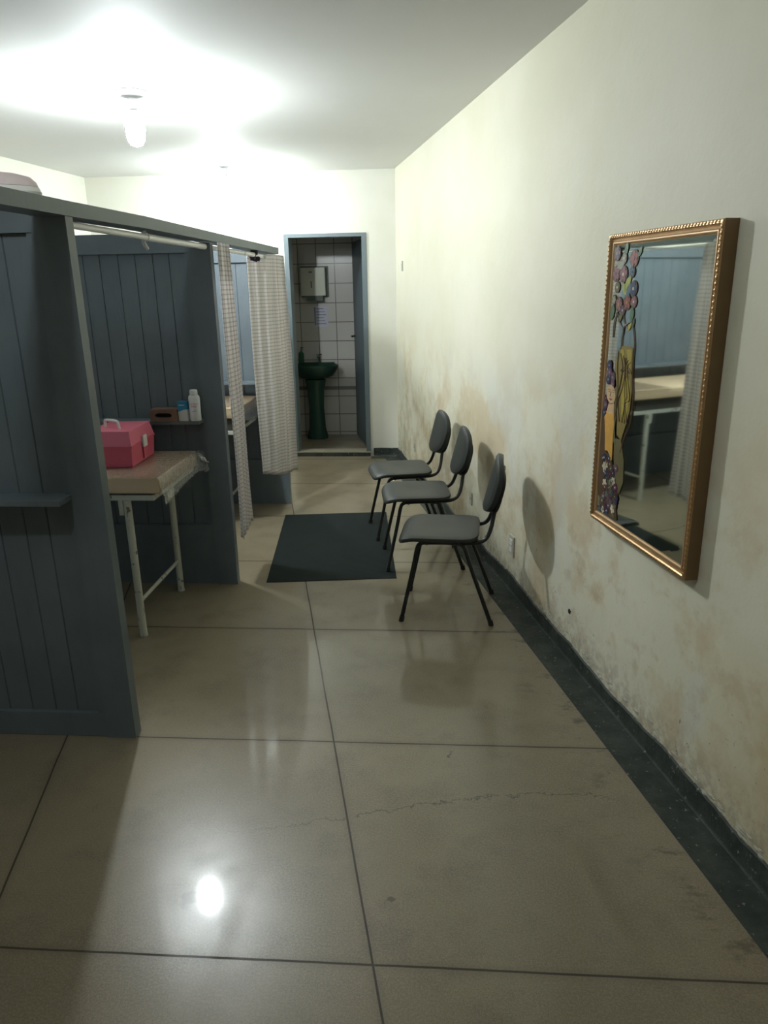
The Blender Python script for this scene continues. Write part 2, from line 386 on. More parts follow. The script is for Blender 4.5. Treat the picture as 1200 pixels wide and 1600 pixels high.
# ---------------------------------------------------------------- cubicle partitions
def divider(y, label, lower=.36):
    """A board partition from the aisle post to the left wall; its front faces the viewer."""
    r = empty('cubicle_divider', (-1.145, y, 0)); tag(r, label, 'partition', 'board dividers between the cubicles')
    W = -1.145 - lx(y) - .012                                # x runs to -W
    obj('post', B(-.112, .003, -.006, .044, 0, 1.866), M['paint'], r, bevel=.003)
    obj('top_rail', B(-W, -.112, 0, .036, 1.82, 1.915), M['paint'], r, bevel=.002)
    obj('stile', B(-.135, -.1125, .004, .036, lower, 1.8195), M['paint'], r)
    obj('bottom_rail', B(-W, -.1125, .002, .036, 0.0, lower - .0005), M['paint'], r, bevel=.002)
    # tongue-and-groove boards, one mesh with real grooves
    bm = bmesh.new(); xs = []; x = -.1355
    k = 0; front = [(x, .020)]
    while x > -W + .1:
        wdt = (.089, .086, .094, .09, .098)[k % 5]; k += 1
        x -= wdt; front += [(x + .003, .020), (x, .0255), (x - .003, .020)]
    front.append((-W, .020))
    prism(bm, front + [(-W, .034), (-.1355, .034)], lower, 1.8195)
    obj('boards', bm, M['paint'], r)
    sh = obj('shelf', B(-W, -.113, -.085, .0195, .952, .970), M['paint'], r, bevel=.002)
    return r
divider(2.352, 'nearest slate blue board divider, its bare shelf facing the viewer', .10)
divider(3.862, 'slate blue board divider with the powder bottle on its shelf')
divider(5.49, 'farthest slate blue board divider, seen between the checked curtains')
# long beam across the posts
bm = bmesh.new(); path = [(1.6, 1.862), (2.35, 1.866), (3.0, 1.874), (3.86, 1.874), (5.54, 1.872)]
rows = []
for y, z in path:
    rows.append([bm.verts.new(p) for p in ((-1.235, y, z), (-1.137 , y, z), (-1.137, y, z + .044), (-1.235, y, z + .044))])
for a, b in zip(rows, rows[1:]):
    for k in range(4): bm.faces.new((a[k], a[(k + 1) % 4], b[(k + 1) % 4], b[k]))
bm.faces.new(rows[0]); bm.faces.new(rows[-1])
tag(obj('partition_beam', bm, M['paint'], bevel=.002), 'long slate blue wooden beam running over the cubicle posts', 'beam')

# curtain rods
def rod(label, y0, y1, extra):
    r = empty('curtain_rod', (-1.17, y0, 1.846)); tag(r, label, 'curtain rod'); L = y1 - y0; m = L * .48
    obj('rod_pipe', tube(bmesh.new(), [(0, 0, 0), (0, m, 0)], .0115, 16), M['pvc'], r, smooth=True)
    obj('rod_sleeve', tube(bmesh.new(), [(0, m - .02, 0), (0, L, 0)], .0145, 16), M['pvc'], r, smooth=True)
    if extra == 'hook':
        obj('rod_hook', tube(bmesh.new(), smoothpath([(0, m - .03, .018), (-.02, m + .0, .012), (-.03, m + .03, -.02), (-.03, m + .06, -.04)]), .008, 10), M['porcelain'], r, smooth=True)
    if extra == 'tie':
        bm = bmesh.new()
        for k in range(5):
            a = k * 1.2
            tube(bm, smoothpath([(.018 * math.cos(a), L * .63 + .012 * k, .02 * math.sin(a)), (.03 * math.cos(a + .8), L * .63 + .012 * k, .03 * math.sin(a + .8)), (.018 * math.cos(a + 2), L * .63 + .014 * k, -.035)]), .009, 8)
        obj('cloth_tie', bm, M['tie'], r, smooth=True)
    return r
rod('white plastic curtain rod without curtain, under the beam of the cubicle with the pink case', 2.398, 3.850, 'hook')
rod('white plastic curtain rod carrying the checked curtains, dark cloth knotted on it', 3.907, 5.483, 'tie')

# curtains
def curtain(name, label, top, bot, amp, zt, zb, seed, xc=-1.135, nu=90, nv=50, thick=.0015, folds=6, drape=0.0, loops=True):
    """top/bot: list of (u, y) pairs giving the sheet's spread; folds run down the sheet."""
    rnd = random.Random(seed); bm = bmesh.new(); uvl = bm.loops.layers.uv.new('UVMap'); grid = []
    def at(tab, u):
        for (a, ya), (b, yb) in zip(tab, tab[1:]):
            if u <= b: return ya + (yb - ya) * (u - a) / (b - a)
        return tab[-1][1]
    ph = [rnd.uniform(0, 6.28) for _ in range(4)]; width = 0
    for j in range(nv + 1):
        v = j / nv; row = []
        for i in range(nu + 1):
            u = i / nu; y = at(top, u) * (1 - v) + at(bot, u) * v
            dy = abs(at(top, min(1, u + .02)) - at(top, max(0, u - .02))) / .04
            a = amp(u)
            ff = math.sin(u * folds * 6.283 + ph[0] + .5 * math.sin(3 * v + ph[1])) + .35 * math.sin(u * folds * 2.3 * 6.283 + ph[2] + v)
            x = (xc(u) if callable(xc) else xc) + a * ff * (.55 + .45 * v) + .010 * math.sin(5 * v + ph[3] + 3 * u) * v - drape * v
            yy = y + a * .6 * math.cos(u * folds * 6.283 * 2 + ph[1]) * .5
            z = zt(u) * (1 - v) + zb(u) * v
            row.append((bm.verts.new((x, yy, z)), u, v, z))
        grid.append(row)
    w_ = abs(bot[-1][1] - bot[0][1]) * 1.8
    for j in range(nv):
        for i in range(nu):
            q = (grid[j][i], grid[j][i + 1], grid[j + 1][i + 1], grid[j + 1][i])
            f = bm.faces.new([t[0] for t in q])
            for lp, t in zip(f.loops, q): lp[uvl].uv = (t[1] * w_, t[3])
    o = obj(name, bm, M['curtain'], smooth=True)
    s = o.modifiers.new('thickness', 'SOLIDIFY'); s.thickness = thick; s.offset = 0
    return o
c1 = curtain('cubicle_curtain', '', [(0, 3.89), (1, 4.10)], [(0, 3.905), (1, 4.20)], lambda u: .011, lambda u: 1.868, lambda u: .26 + .02 * u, 3, xc=-1.113, folds=4)
tag(c1, 'narrow bunched checked curtain hanging almost to the floor beside the middle post', 'curtain')
c2 = curtain('cubicle_curtain', '', [(0, 4.97), (.40, 5.12), (1, 5.44)], [(0, 4.97), (.45, 5.12), (1, 5.50)],
             lambda u: .006 if u < .40 else .006 + (u - .4) * .045, lambda u: 1.858 - .03 * (1 if .3 < u < .42 else 0), lambda u: .375 - .10 * u, 11, xc=lambda u: -1.235 + .135 * min(1, u / .6), folds=5)
tag(c2, 'wide pale checked curtain hanging from the rod by the farthest post', 'curtain')

# bundle lying on top of the nearest partition
b = empty('cloth_bundle', (-1.45, 2.37, 1.9155)); tag(b, 'pale rounded bundle with a pinkish top, on top of the nearest partition', 'bundle')
bm = bmesh.new(); lathe(bm, [(.0, 0), (.20, .0), (.222, .008), (.228, .022), (.222, .036), (.0, .036)], seg=40, sy=.5); obj('bundle_body', bm, M['bundle'], b, smooth=True)
bm = bmesh.new(); lathe(bm, [(0, .0365), (.220, .037), (.216, .050), (.198, .066), (.16, .076), (.10, .082), (0, .085)], seg=40, sy=.5); obj('bundle_cover', bm, M['bundlepink'], b, smooth=True)

# ---------------------------------------------------------------- ceiling lamps
def lamp(x, y, label, glow='glow'):
    r = empty('ceiling_lamp', (x, y, H)); tag(r, label, 'lamp')
    bm = bmesh.new(); lathe(bm, [(.0, 0), (.082, 0), (.086, -.006), (.078, -.020), (.045, -.028), (.032, -.034), (0, -.034)]); obj('ceiling_rose', bm, M['porcelain'], r, smooth=True)
    bm = bmesh.new(); lathe(bm, [(0, -.0345), (.030, -.035), (.027, -.052), (.025, -.085), (.021, -.088), (0, -.088)]); obj('socket', bm, M['porcelain'], r, smooth=True)
    bm = bmesh.new(); lathe(bm, [(0, -.0885), (.019, -.089), (.024, -.10), (.040, -.122), (.049, -.140), (.0495, -.150), (0, -.150)]); obj('bulb_base', bm, M['porcelain'], r, smooth=True)
    bm = bmesh.new(); lathe(bm, [(0, -.1505), (.0475, -.151), (.0495, -.170), (.0495, -.205), (.044, -.235), (.03, -.257), (0, -.267)]); obj('bulb', bm, M[glow], r, smooth=True)
lamp(-1.618, 4.264, 'bare lit bulb on a round white ceiling rose, the nearer and larger one')
lamp(-1.794, 6.67, 'bare lit bulb on a round white ceiling rose, the farther and smaller one', 'farglow')

lamp(-1.12, 1.15, 'weak bare bulb on the ceiling before the nearest partition, out of the photo', 'weakglow')

# ---------------------------------------------------------------- examination beds
def bed(x, y0, y1, ztop, label, seed, gap):
    """Foot end at x, long side runs to the left wall."""
    rnd = random.Random(seed); L = 1.80; W = y1 - y0
    r = empty('examination_bed', (x, y0, 0)); tag(r, label, 'bed', 'tan examination beds')
    zf = .728 if ztop < .84 else .705                       # frame top
    bm = bmesh.new(); nx, ny = 46, 18
    top = [[None] * (ny + 1) for _ in range(nx + 1)]; x0, x1, yy0, yy1 = -L, .0, -.0, W
    box(bm, x0, x1, yy0, yy1, ztop - .078, ztop)
    bmesh.ops.subdivide_edges(bm, edges=[e for e in bm.edges if abs((e.verts[0].co - e.verts[1].co).x) > 1], cuts=24, use_grid_fill=True)
    bmesh.ops.bevel(bm, geom=[e for e in bm.edges if e.is_manifold and e.calc_face_angle(0) > .6], offset=.010, segments=3, affect='EDGES', profile=.5)
    obj('mattress', bm, M['vinyl'], r, smooth=True)
    zd = zf + .002
    obj('deck', B(-L + .01, -.05, .02, W - .02, zd, ztop - .0785), M['deck'], r)
    lx_ = (-.17, -L + .17)
    ly = (.025, W + .005)
    bm = bmesh.new()
    for yy in ly: box(bm, -L + .03, -.035, yy - .012, yy + .016, zf - .026, zf)
    box(bm, -.063, -.035, ly[0] + .017, ly[1] - .013, zf - .026, zf); box(bm, -L + .03, -L + .058, ly[0] + .017, ly[1] - .013, zf - .026, zf)
    obj('frame', bm, M['enamel'], r, bevel=.002)
    for xx in lx_:
        for yy in ly:
            lg = obj('leg', tube(bmesh.new(), [(xx, yy, .0), (xx, yy, .015), (xx, yy, zf - .0265)], .018, 18, rr=[.020, .018, .018]), M['enamel'], r, smooth=True)
        obj('crossbar', tube(bmesh.new(), [(xx, ly[0] + .014, .18), (xx, ly[1] - .014, .18)], .010, 12), M['enamel'], r, smooth=True)
        obj('leg_bracket', B(xx - .040, xx - .018, ly[0] - .01, ly[0] + .012, zf - .10, zf - .027), M['enamel'], r, bevel=.002)
    # crumpled clear film over the foot end
    bm = bmesh.new(); nu, nv = 44, 34; rows = []
    for j in range(nv + 1):
        v = j / nv; row = []
        for i in range(nu + 1):
            u = i / nu; yy = -.012 + (W + .024) * u
            s = -.34 + .50 * v                              # distance along the top then over the end
            droop = gap * (.5 + .5 * math.sin(u * 5 + seed)) + (.05 if u > .9 else 0) + (.03 if u < .08 else 0)
            if s < 0: p = (s, yy, ztop + .0025)
            else: p = (.004 + s * .16, yy, ztop - s * (.55 + droop * 3))
            k = rnd.uniform(-1, 1)
            w_ = .0018 if s < 0 else .005
            row.append(bm.verts.new((p[0] + abs(k) * w_ * (s >= 0) + (.02 * u ** 6 if s > 0 else 0), p[1] + (.02 * v * (1 if u > .9 else 0)), p[2] + (abs(k) if s < 0 else k) * w_)))
        rows.append(row)
    for a, b_ in zip(rows, rows[1:]):
        for k in range(nu): bm.faces.new((a[k], a[k + 1], b_[k + 1], b_[k]))
    o = obj('plastic_film', bm, M['film'], r, smooth=True); o['label'] = 'clear plastic film wrapped over the mattress end'
    # loose crumpled tail of the film hanging off the far corner
    bm = bmesh.new(); rows = []
    for j in range(12):
        rows.append([bm.verts.new((.004 + .045 * j / 11 + rnd.uniform(-.007, .007), W - .05 + .07 * i / 9 + rnd.uniform(-.006, .006) + .02 * j / 11, ztop - .004 - .075 * j / 11 * (.6 + .4 * i / 9) + rnd.uniform(-.006, .006))) for i in range(10)])
    for a, b_ in zip(rows, rows[1:]):
        for k in range(9): bm.faces.new((a[k], a[k + 1], b_[k + 1], b_[k]))
    o = obj('film_tail', bm, M['crinkle'], r); o['label'] = 'shiny crumpled tail of clear film'
    return r
bed(-1.275, 3.175, 3.755, .815, 'tan examination bed on chipped white legs, carrying the pink case', 1, .05)
bed(-1.335, 4.86, 5.435, .868, 'tan examination bed in the farther cubicle, half hidden by the checked curtains', 5, .10)

# ---------------------------------------------------------------- pink case
def rbox(bm, x0, x1, y0, y1, z0, z1, tx=0, ty=0, mi=0):
    """box whose top is inset by tx, ty"""
    v = [bm.verts.new((x, y, z0)) for x, y in ((x0, y0), (x1, y0), (x1, y1), (x0, y1))] + \
        [bm.verts.new((x, y, z1)) for x, y in ((x0 + tx, y0 + ty), (x1 - tx, y0 + ty), (x1 - tx, y1 - ty), (x0 + tx, y1 - ty))]
    for f in ((3, 2, 1, 0), (4, 5, 6, 7), (0, 1, 5, 4), (1, 2, 6, 5), (2, 3, 7, 6), (3, 0, 4, 7)): bm.faces.new([v[i] for i in f]).material_index = mi
    return bm
r = empty('pink_case', (-1.585, 3.525, .8185), (0, 0, math.radians(2))); tag(r, 'pink plastic carrying case with white handle and latch, on the nearer bed', 'case')
hx, hy = .115, .165
obj('case_body', rbox(bmesh.new(), -hx + .008, hx - .008, -hy + .008, hy - .008, 0, .095, -.007, -.007), M['pink'], r, smooth=True, bevel=.009)
obj('case_rim', rbox(bmesh.new(), -hx - .003, hx + .003, -hy - .003, hy + .003, .094, .104), M['pink'], r, smooth=True, bevel=.003)
obj('case_lid', rbox(bmesh.new(), -hx, hx, -hy, hy, .1045, .172, .012, .020), M['pinklid'], r, smooth=True, bevel=.009)
bm = bmesh.new(); tube(bm, smoothpath([(0, -.058, .168), (0, -.055, .198), (0, -.040, .208), (0, .040, .208), (0, .055, .198), (0, .058, .168)], 5), .0075, 10)
obj('case_handle', bm, M['plastic'], r, smooth=True, loc=(-.02, -.035, 0), rot=(0, 0, math.radians(55)))
bm = bmesh.new(); box(bm, hx + .0035, hx + .012, -.024, .024, .072, .128); obj('case_latch', bm, M['plastic'], r, bevel=.003)
bm = bmesh.new(); box(bm, hx - .0005, hx + .003, -.010, .010, .01, .071); obj('latch_rib', bm, M['pink'], r)
bm = bmesh.new()
for zz in (.112, .080): lathe(bm, [(0, 0), (.007, 0), (.007, .002), (0, .003)], seg=12)
bmesh.ops.rotate(bm, verts=bm.verts[:], cent=(0, 0, 0), matrix=Matrix.Rotation(math.radians(90), 3, 'X'))
for i, v in enumerate(bm.verts): v.co += Vector((-.035, -hy - .0035, .114 if i < len(bm.verts) // 2 else .082))
obj('case_rivets', bm, M['pinklid'], r)

# ---------------------------------------------------------------- things on the middle shelf
SZ = .9705; SY = 3.80
def text_mesh(body, size, mat, parent, loc, rot, name='lettering', ext=.0003):
    cu = bpy.data.curves.new('t', 'FONT'); cu.body = body; cu.size = size; cu.extrude = ext; cu.align_x = 'CENTER'; cu.align_y = 'CENTER'
    t = bpy.data.objects.new('t', cu); COL.objects.link(t); dg = bpy.context.evaluated_depsgraph_get()
    me = bpy.data.meshes.new_from_object(t.evaluated_get(dg)); bpy.data.objects.remove(t); bpy.data.curves.remove(cu)
    me.name = name; me.materials.clear(); me.materials.append(mat)
    o = bpy.data.objects.new(name, me); COL.objects.link(o); o.parent = parent; o.location = loc; o.rotation_euler = rot; return o
r = empty('glove_box', (-1.442, SY, SZ)); tag(r, 'brown cardboard box with an oval opening, on the shelf', 'box')
# cardboard shell with a real oval opening in its front
bm = bmesh.new(); n = 40; w2, h2 = .073, .033
outer = []; inner = []; back = []
for k in range(n):
    a = 2 * math.pi * (k + .5) / n; c, s = math.cos(a), math.sin(a)
    m = max(abs(c) / w2, abs(s) / h2); outer.append(bm.verts.new((c / m, -.035, h2 + s / m)))
    q = 3.2; rr = (abs(c / .045) ** q + abs(s / .0115) ** q) ** (-1 / q)
    inner.append(bm.verts.new((c * rr, -.035, h2 + s * rr))); back.append(bm.verts.new((c * rr, -.015, h2 + s * rr)))
for k in range(n):
    k2 = (k + 1) % n; bm.faces.new((outer[k], outer[k2], inner[k2], inner[k])); bm.faces.new((inner[k], inner[k2], back[k2], back[k])).material_index = 1
bm.faces.new(back).material_index = 1
bk = [bm.verts.new((v.co.x, .035, v.co.z)) for v in outer]
for k in range(n): bm.faces.new((outer[k], outer[(k + 1) % n], bk[(k + 1) % n], bk[k]))
bm.faces.new(bk); obj('carton', bm, [M['card'], M['dark']], r)
r = empty('medicine_carton', (-1.338, SY - .005, SZ), (0, 0, math.radians(-8))); tag(r, 'small blue and white carton standing against the white bottle', 'box')
obj('carton_lower', B(-.026, .026, -.018, .018, 0, .062), M['whitecard'], r)
obj('carton_upper', B(-.0262, .0262, -.0182, .0182, .0625, .104), M['cyan'], r)
bm = bmesh.new(); v = [bm.verts.new(p) for p in ((-.026, -.0188, .05), (.026, -.0188, .066), (-.026, -.0188, .066))]; bm.faces.new(v)
obj('printed_wedge', bm, M['cyan'], r)
bm = bmesh.new(); box(bm, -.018, .014, -.0192, -.0184, .083, .087); obj('printed_line', bm, M['whitecard'], r)
r = empty('powder_bottle', (-1.276, SY - .01, SZ)); tag(r, 'white powder bottle with pink lettering and round cap, on the shelf', 'bottle')
bm = bmesh.new(); lathe(bm, [(0, 0), (.026, 0), (.030, .004), (.030, .04), (.0305, .12), (.028, .132), (.021, .138), (0, .138)], sy=.68); obj('bottle_body', bm, M['powder'], r, smooth=True)
bm = bmesh.new(); lathe(bm, [(0, .1385), (.0205, .1385), (.021, .142), (.0205, .162), (.018, .165), (0, .165)], sy=.9); obj('bottle_cap', bm, M['powder'], r, smooth=True)
RX = (math.radians(90), 0, math.radians(12))
text_mesh("Johnson's", .0125, M['letter'], r, (.004, -.0218, .093), RX)
text_mesh('baby', .015, M['letter'], r, (.004, -.0218, .080), RX)
text_mesh('powder', .009, M['letterblue'], r, (.004, -.0218, .055), RX)

# ---------------------------------------------------------------- rubber mat
bm = bmesh.new(); prism(bm, [(-.378, -.655), (.382, -.655), (.382 - .0, .655), (-.378, .655)], 0, .004)
o = obj('rubber_mat', bm, M['rubber'], loc=(-.677, 4.575, 0), rot=(0, 0, math.radians(6.4)), bevel=.001)
tag(o, 'black ribbed rubber mat lying on the floor beside the chairs', 'mat')

# ---------------------------------------------------------------- chairs
def make_chair():
    r = empty('waiting_chair')
    # seat: rounded square pad with a rolled-down front edge
    def pad(n, q, hx, hy, fz, th, rings=9):
        bm = bmesh.new(); tops = []; bots = []
        ct = bm.verts.new((fz(0, 0)[0], 0, fz(0, 0)[1])); cb = bm.verts.new((fz(0, 0)[0], 0, fz(0, 0)[1] - th))
        prof = [(i / rings, 0) for i in range(1, rings)] + [(.985, .18), (1.0, .5)]
        for rr, dz in prof:
            ring = []
            for k in range(n):
                a = 2 * math.pi * k / n; c, s = math.cos(a), math.sin(a); m = (abs(c) ** q + abs(s) ** q) ** (-1 / q)
                x, y = c * m * hx * rr, s * m * hy * rr; X, Z = fz(x, y); ring.append(bm.verts.new((X, y, Z - dz * th)))
            tops.append(ring)
        for rr, dz in [(.985, .85)] + [(i / rings, 1) for i in range(rings - 1, 0, -2)]:
            ring = []
            for k in range(n):
                a = 2 * math.pi * k / n; c, s = math.cos(a), math.sin(a); m = (abs(c) ** q + abs(s) ** q) ** (-1 / q)
                x, y = c * m * hx * rr, s * m * hy * rr; X, Z = fz(x, y); ring.append(bm.verts.new((X, y, Z - dz * th)))
            tops.append(ring)
        for k in range(n): bm.faces.new((ct, tops[0][k], tops[0][(k + 1) % n])); bm.faces.new((cb, tops[-1][(k + 1) % n], tops[-1][k]))
        for a, b in zip(tops, tops[1:]):
            for k in range(n): bm.faces.new((a[k], b[k], b[(k + 1) % n], a[(k + 1) % n]))
        return bm
    def seat(x, y):
        z = .458 - .008 * math.exp(-(x / .1) ** 2 - (y / .12) ** 2)
        if x < -.11: z -= 3.6 * (x + .11) ** 2
        if x > .12: z += .9 * (x - .12) ** 2
        return x - .045, z
    obj('seat', pad(72, 6.0, .202, .205, seat, .028), M['blackvinyl'], r, smooth=True)
    # backrest: upright oval pad, a plastic shell behind it
    tilt = math.radians(14); c0 = Vector((.232, 0, .690))
    def back_obj(nm, hw, hh, th, off, mat, parent, zoff=0, q=2.5):
        def fz(x, y): return x, .10 * (y * y) * 1.6       # curve around the back
        bm = pad(56, q, hh, hw, lambda x, y: (x, -.9 * y * y), th)
        # pad is in local x (height) / y (width) / z (normal, facing the sitter)
        R_ = Matrix(((math.sin(tilt), 0, -math.cos(tilt)), (0, 1, 0), (math.cos(tilt), 0, math.sin(tilt))))
        for v in bm.verts: v.co = R_ @ (Vector((v.co.x + zoff, v.co.y, -v.co.z * 1.0 + off if False else v.co.z + off))) + c0
        return obj(nm, bm, mat, parent, smooth=True)
    br = back_obj('backrest', .180, .142, .036, .034, M['blackvinyl'], r)
    back_obj('back_shell', .150, .112, .022, -.0035, M['blackplastic'], br, zoff=-.028, q=3.2)
    # tubular frame
    for s in (-1, 1):
        y = .165 * s; yf = .196 * s
        rail = [(-.125, y, .418), (-.09, y, .422), (0, y, .424), (.06, y, .422)]
        fl = smoothpath([(-.228, yf, .0), (-.196, yf * .96, .15), (-.164, y * 1.05, .30), (-.145, y, .395), (-.122, y, .418)], 6)
        o = obj('leg', tube(bmesh.new(), fl, .0105, 12), M['blackmetal'], r, smooth=True)
        rl = smoothpath([(.228, yf, .0), (.175, yf * .96, .15), (.120, y * 1.05, .30), (.088, y, .395), (.060, y, .420)], 6)
        o2 = obj('leg', tube(bmesh.new(), rl, .0105, 12), M['blackmetal'], r, smooth=True)
        for oo, xx in ((o, -.228), (o2, .228)):
            dx = .0032 * (1 if xx < 0 else -1)
            obj('leg_cap', tube(bmesh.new(), [(xx, yf, -.0005), (xx + dx * 2, yf, .028)], .0135, 12), M['blackplastic'], oo, smooth=True)
        obj('side_rail', tube(bmesh.new(), smoothpath([(-.122, y, .418), (-.03, y, .4215), (.060, y, .420)], 4), .0105, 12), M['blackmetal'], r, smooth=True)
        bs = smoothpath([(.05, .150 * s, .420), (.14, .148 * s, .420), (.190, .140 * s, .440), (.214, .125 * s, .490), (.228, .105 * s, .56), (.252, .095 * s, .68)], 7)
        obj('back_support', tube(bmesh.new(), bs, .0105, 12), M['blackmetal'], r, smooth=True)
    bm = bmesh.new()
    for xx in (-.10, .05): tube(bm, [(xx, -.16, .412), (xx, .16, .412)], .009, 10)
    obj('cross_brace', bm, M['blackmetal'], r, smooth=True)
    return r
def copy_tree(o, parent=None):
    c = o.copy(); COL.objects.link(c); c.parent = parent
    for ch in list(o.children): copy_tree(ch, c)
    return c
chair = make_chair()
spots = [((.071, 3.578), -4.6, 0.0, 'black padded chair nearest the viewer, all four feet off the mat'),
         ((-.080, 4.285), 6.8, .5, 'middle one of three black padded chairs along the stained wall'),
         ((-.205, 4.855), 12.5, .5, 'farthest of three black padded chairs, closest to the bathroom doorway')]
for i, ((x, y), a, tl, lab) in enumerate(spots):
    c = chair if i == 0 else copy_tree(chair)
    c.location = (x, y, 0 if not tl else .0025); c.rotation_euler = (0, math.radians(tl), math.radians(a))
    tag(c, lab, 'chair', 'black waiting chairs along the wall')

# ---------------------------------------------------------------- mirror on the right wall
tW = Vector((.2304, -.9731, 0))
def on_wall(y, z, off): p = Vector((wx(y), y, z)) + nw * off; return p
def wallmat(p): return Matrix(((tW.x, 0, nw.x, p.x), (tW.y, 0, nw.y, p.y), (0, 1, 0, p.z), (0, 0, 0, 1)))
MW, MH = .680, 1.050
mr = empty('wall_mirror'); p = on_wall(2.832, .750, .001); mr.matrix_world = wallmat(p)
tag(mr, 'tall gilt framed mirror with painted flowers and woman on the right wall', 'mirror')
prof = [(0, 0), (0, .042), (.004, .047), (.011, .048), (.015, .045), (.018, .039), (.024, .0385), (.027, .042), (.031, .042), (.034, .038), (.039, .036), (.039, 0)]
bm = bmesh.new(); corners = [((0, 0), (1, 1)), ((MW, 0), (-1, 1)), ((MW, MH), (-1, -1)), ((0, MH), (1, -1))]; rings = []
for (cx, cy), (dx, dy) in corners: rings.append([bm.verts.new((cx + dx * a, cy + dy * a, z)) for a, z in prof])
for i in range(4):
    a, b_ = rings[i], rings[(i + 1) % 4]
    for k in range(len(prof) - 1):
        f = bm.faces.new((a[k], a[k + 1], b_[k + 1], b_[k])); f.material_index = 2 if k == 0 else (1 if k in (7, 8) else 0)
obj('frame', bm, [M['gold'], M['goldpale'], M['goldside']], mr)
# row of carved beads round the outer rim
bm = bmesh.new(); rnd = random.Random(2)
def bead(x, y, z, a, b_, ang):
    m = Matrix.Translation((x, y, z)) @ Matrix.Rotation(ang, 4, 'Z') @ Matrix.Diagonal((a, b_, .0038, 1)); bmesh.ops.create_icosphere(bm, subdivisions=1, radius=1, matrix=m)
for sx in (.0065, MW - .0065):
    n = 62
    for k in range(n): bead(sx, .012 + (MH - .024) * (k + .5) / n, .0472, .0055, .0062, rnd.uniform(-.5, .5))
for sy in (.0065, MH - .0065):
    n = 40
    for k in range(n): bead(.012 + (MW - .024) * (k + .5) / n, sy, .0472, .0065, .0055, rnd.uniform(-.5, .5))
obj('carved_beading', bm, M['gold'], mr, smooth=True)
# bevelled silvered glass
bm = bmesh.new(); q = .0385; bv = .022
o4 = [bm.verts.new((x, y, .0375)) for x, y in ((q, q), (MW - q, q), (MW - q, MH - q), (q, MH - q))]
i4 = [bm.verts.new((x, y, .0376)) for x, y in ((q + bv, q + bv), (MW - q - bv, q + bv), (MW - q - bv, MH - q - bv), (q + bv, MH - q - bv))]
b4 = [bm.verts.new((v.co.x, v.co.y, .001)) for v in o4]
for k in range(4): bm.faces.new((o4[k], o4[(k + 1) % 4], i4[(k + 1) % 4], i4[k])); bm.faces.new((b4[k], b4[(k + 1) % 4], o4[(k + 1) % 4], o4[k]))
bm.faces.new(i4); bm.faces.new(b4[::-1]); obj('mirror_glass', bm, M['glass'], mr)

# painted decoration in low relief on the glass
def sh(c, rough=.3): return simple('glass_paint', c, rough, nz=.2, nscale=60)
PAL = dict(red=sh((.30, .09, .08)), rose=sh((.27, .12, .14)), mauve=sh((.15, .10, .14)), navy=sh((.03, .05, .12)), blue=sh((.10, .16, .22)),
           green=sh((.08, .15, .08)), lime=sh((.40, .44, .12)), yellow=sh((.40, .32, .06)), gold=sh((.25, .19, .06)), olive=sh((.15, .13, .06)),
           skin=sh((.62, .42, .24)), orange=sh((.66, .36, .08)), plum=sh((.10, .03, .06)), brown=sh((.10, .06, .03)), cream=sh((.62, .58, .42)),
           grey=sh((.32, .32, .26)))
LZ = .0393
def fx(x, y):                                            # the painted panel widens towards the bottom of the glass
    k = 1.42 if y > .78 else (1.42 + (.78 - y) / .10 * .48 if y > .68 else (1.9 if y > .3 else 1.9 + min(.1, .3 - y) * 5))
    return .040 + (x - .047) * k
def poly(bm, pts, z0=LZ, h=.0012, mi=0):
    a = [bm.verts.new((x, y, z0)) for x, y in pts]; b_ = [bm.verts.new((x, y, z0 + h)) for x, y in pts]; n = len(pts)
    bm.faces.new(b_).material_index = mi; bm.faces.new(a[::-1]).material_index = mi
    for i in range(n): bm.faces.new((a[i], a[(i + 1) % n], b_[(i + 1) % n], b_[i])).material_index = mi
def ell(cx, cy, a, b_, ang, n=14): 
    return [(cx + a * math.cos(t) * math.cos(ang) - b_ * math.sin(t) * math.sin(ang), cy + a * math.cos(t) * math.sin(ang) + b_ * math.sin(t) * math.cos(ang)) for t in [2 * math.pi * k / n for k in range(n)]]
def flower(x, y, rad, col, ctr='cream', n=5, lead='brown', z=LZ):
    bm = bmesh.new(); ph = rnd.uniform(0, 6.28); x = fx(x, y); rad *= 1.25
    poly(bm, ell(x, y, rad * 1.12, rad * 1.12, 0, 20), z, .0008, 2)
    for k in range(n):
        a = ph + 2 * math.pi * k / n; poly(bm, ell(x + rad * .58 * math.cos(a), y + rad * .58 * math.sin(a), rad * .46, rad * .36, a), z + .0008, .0010, 0)
    poly(bm, ell(x, y, rad * .24, rad * .24, 0, 10), z + .0018, .0008, 1)
    return obj('painted_flower', bm, [PAL[col], PAL[ctr], PAL[lead]], mr)
def leaf(x, y, L, ang, col='green', z=LZ):
    bm = bmesh.new(); x = fx(x, y); L *= 1.2; poly(bm, [(x + math.cos(ang) * L * t - math.sin(ang) * s, y + math.sin(ang) * L * t + math.cos(ang) * s) for t, s in
         [(-.5, 0), (-.25, -L * .2), (.1, -L * .22), (.5, 0), (.1, L * .22), (-.25, L * .2)]], z, .0012); return obj('painted_leaf', bm, PAL[col], mr)
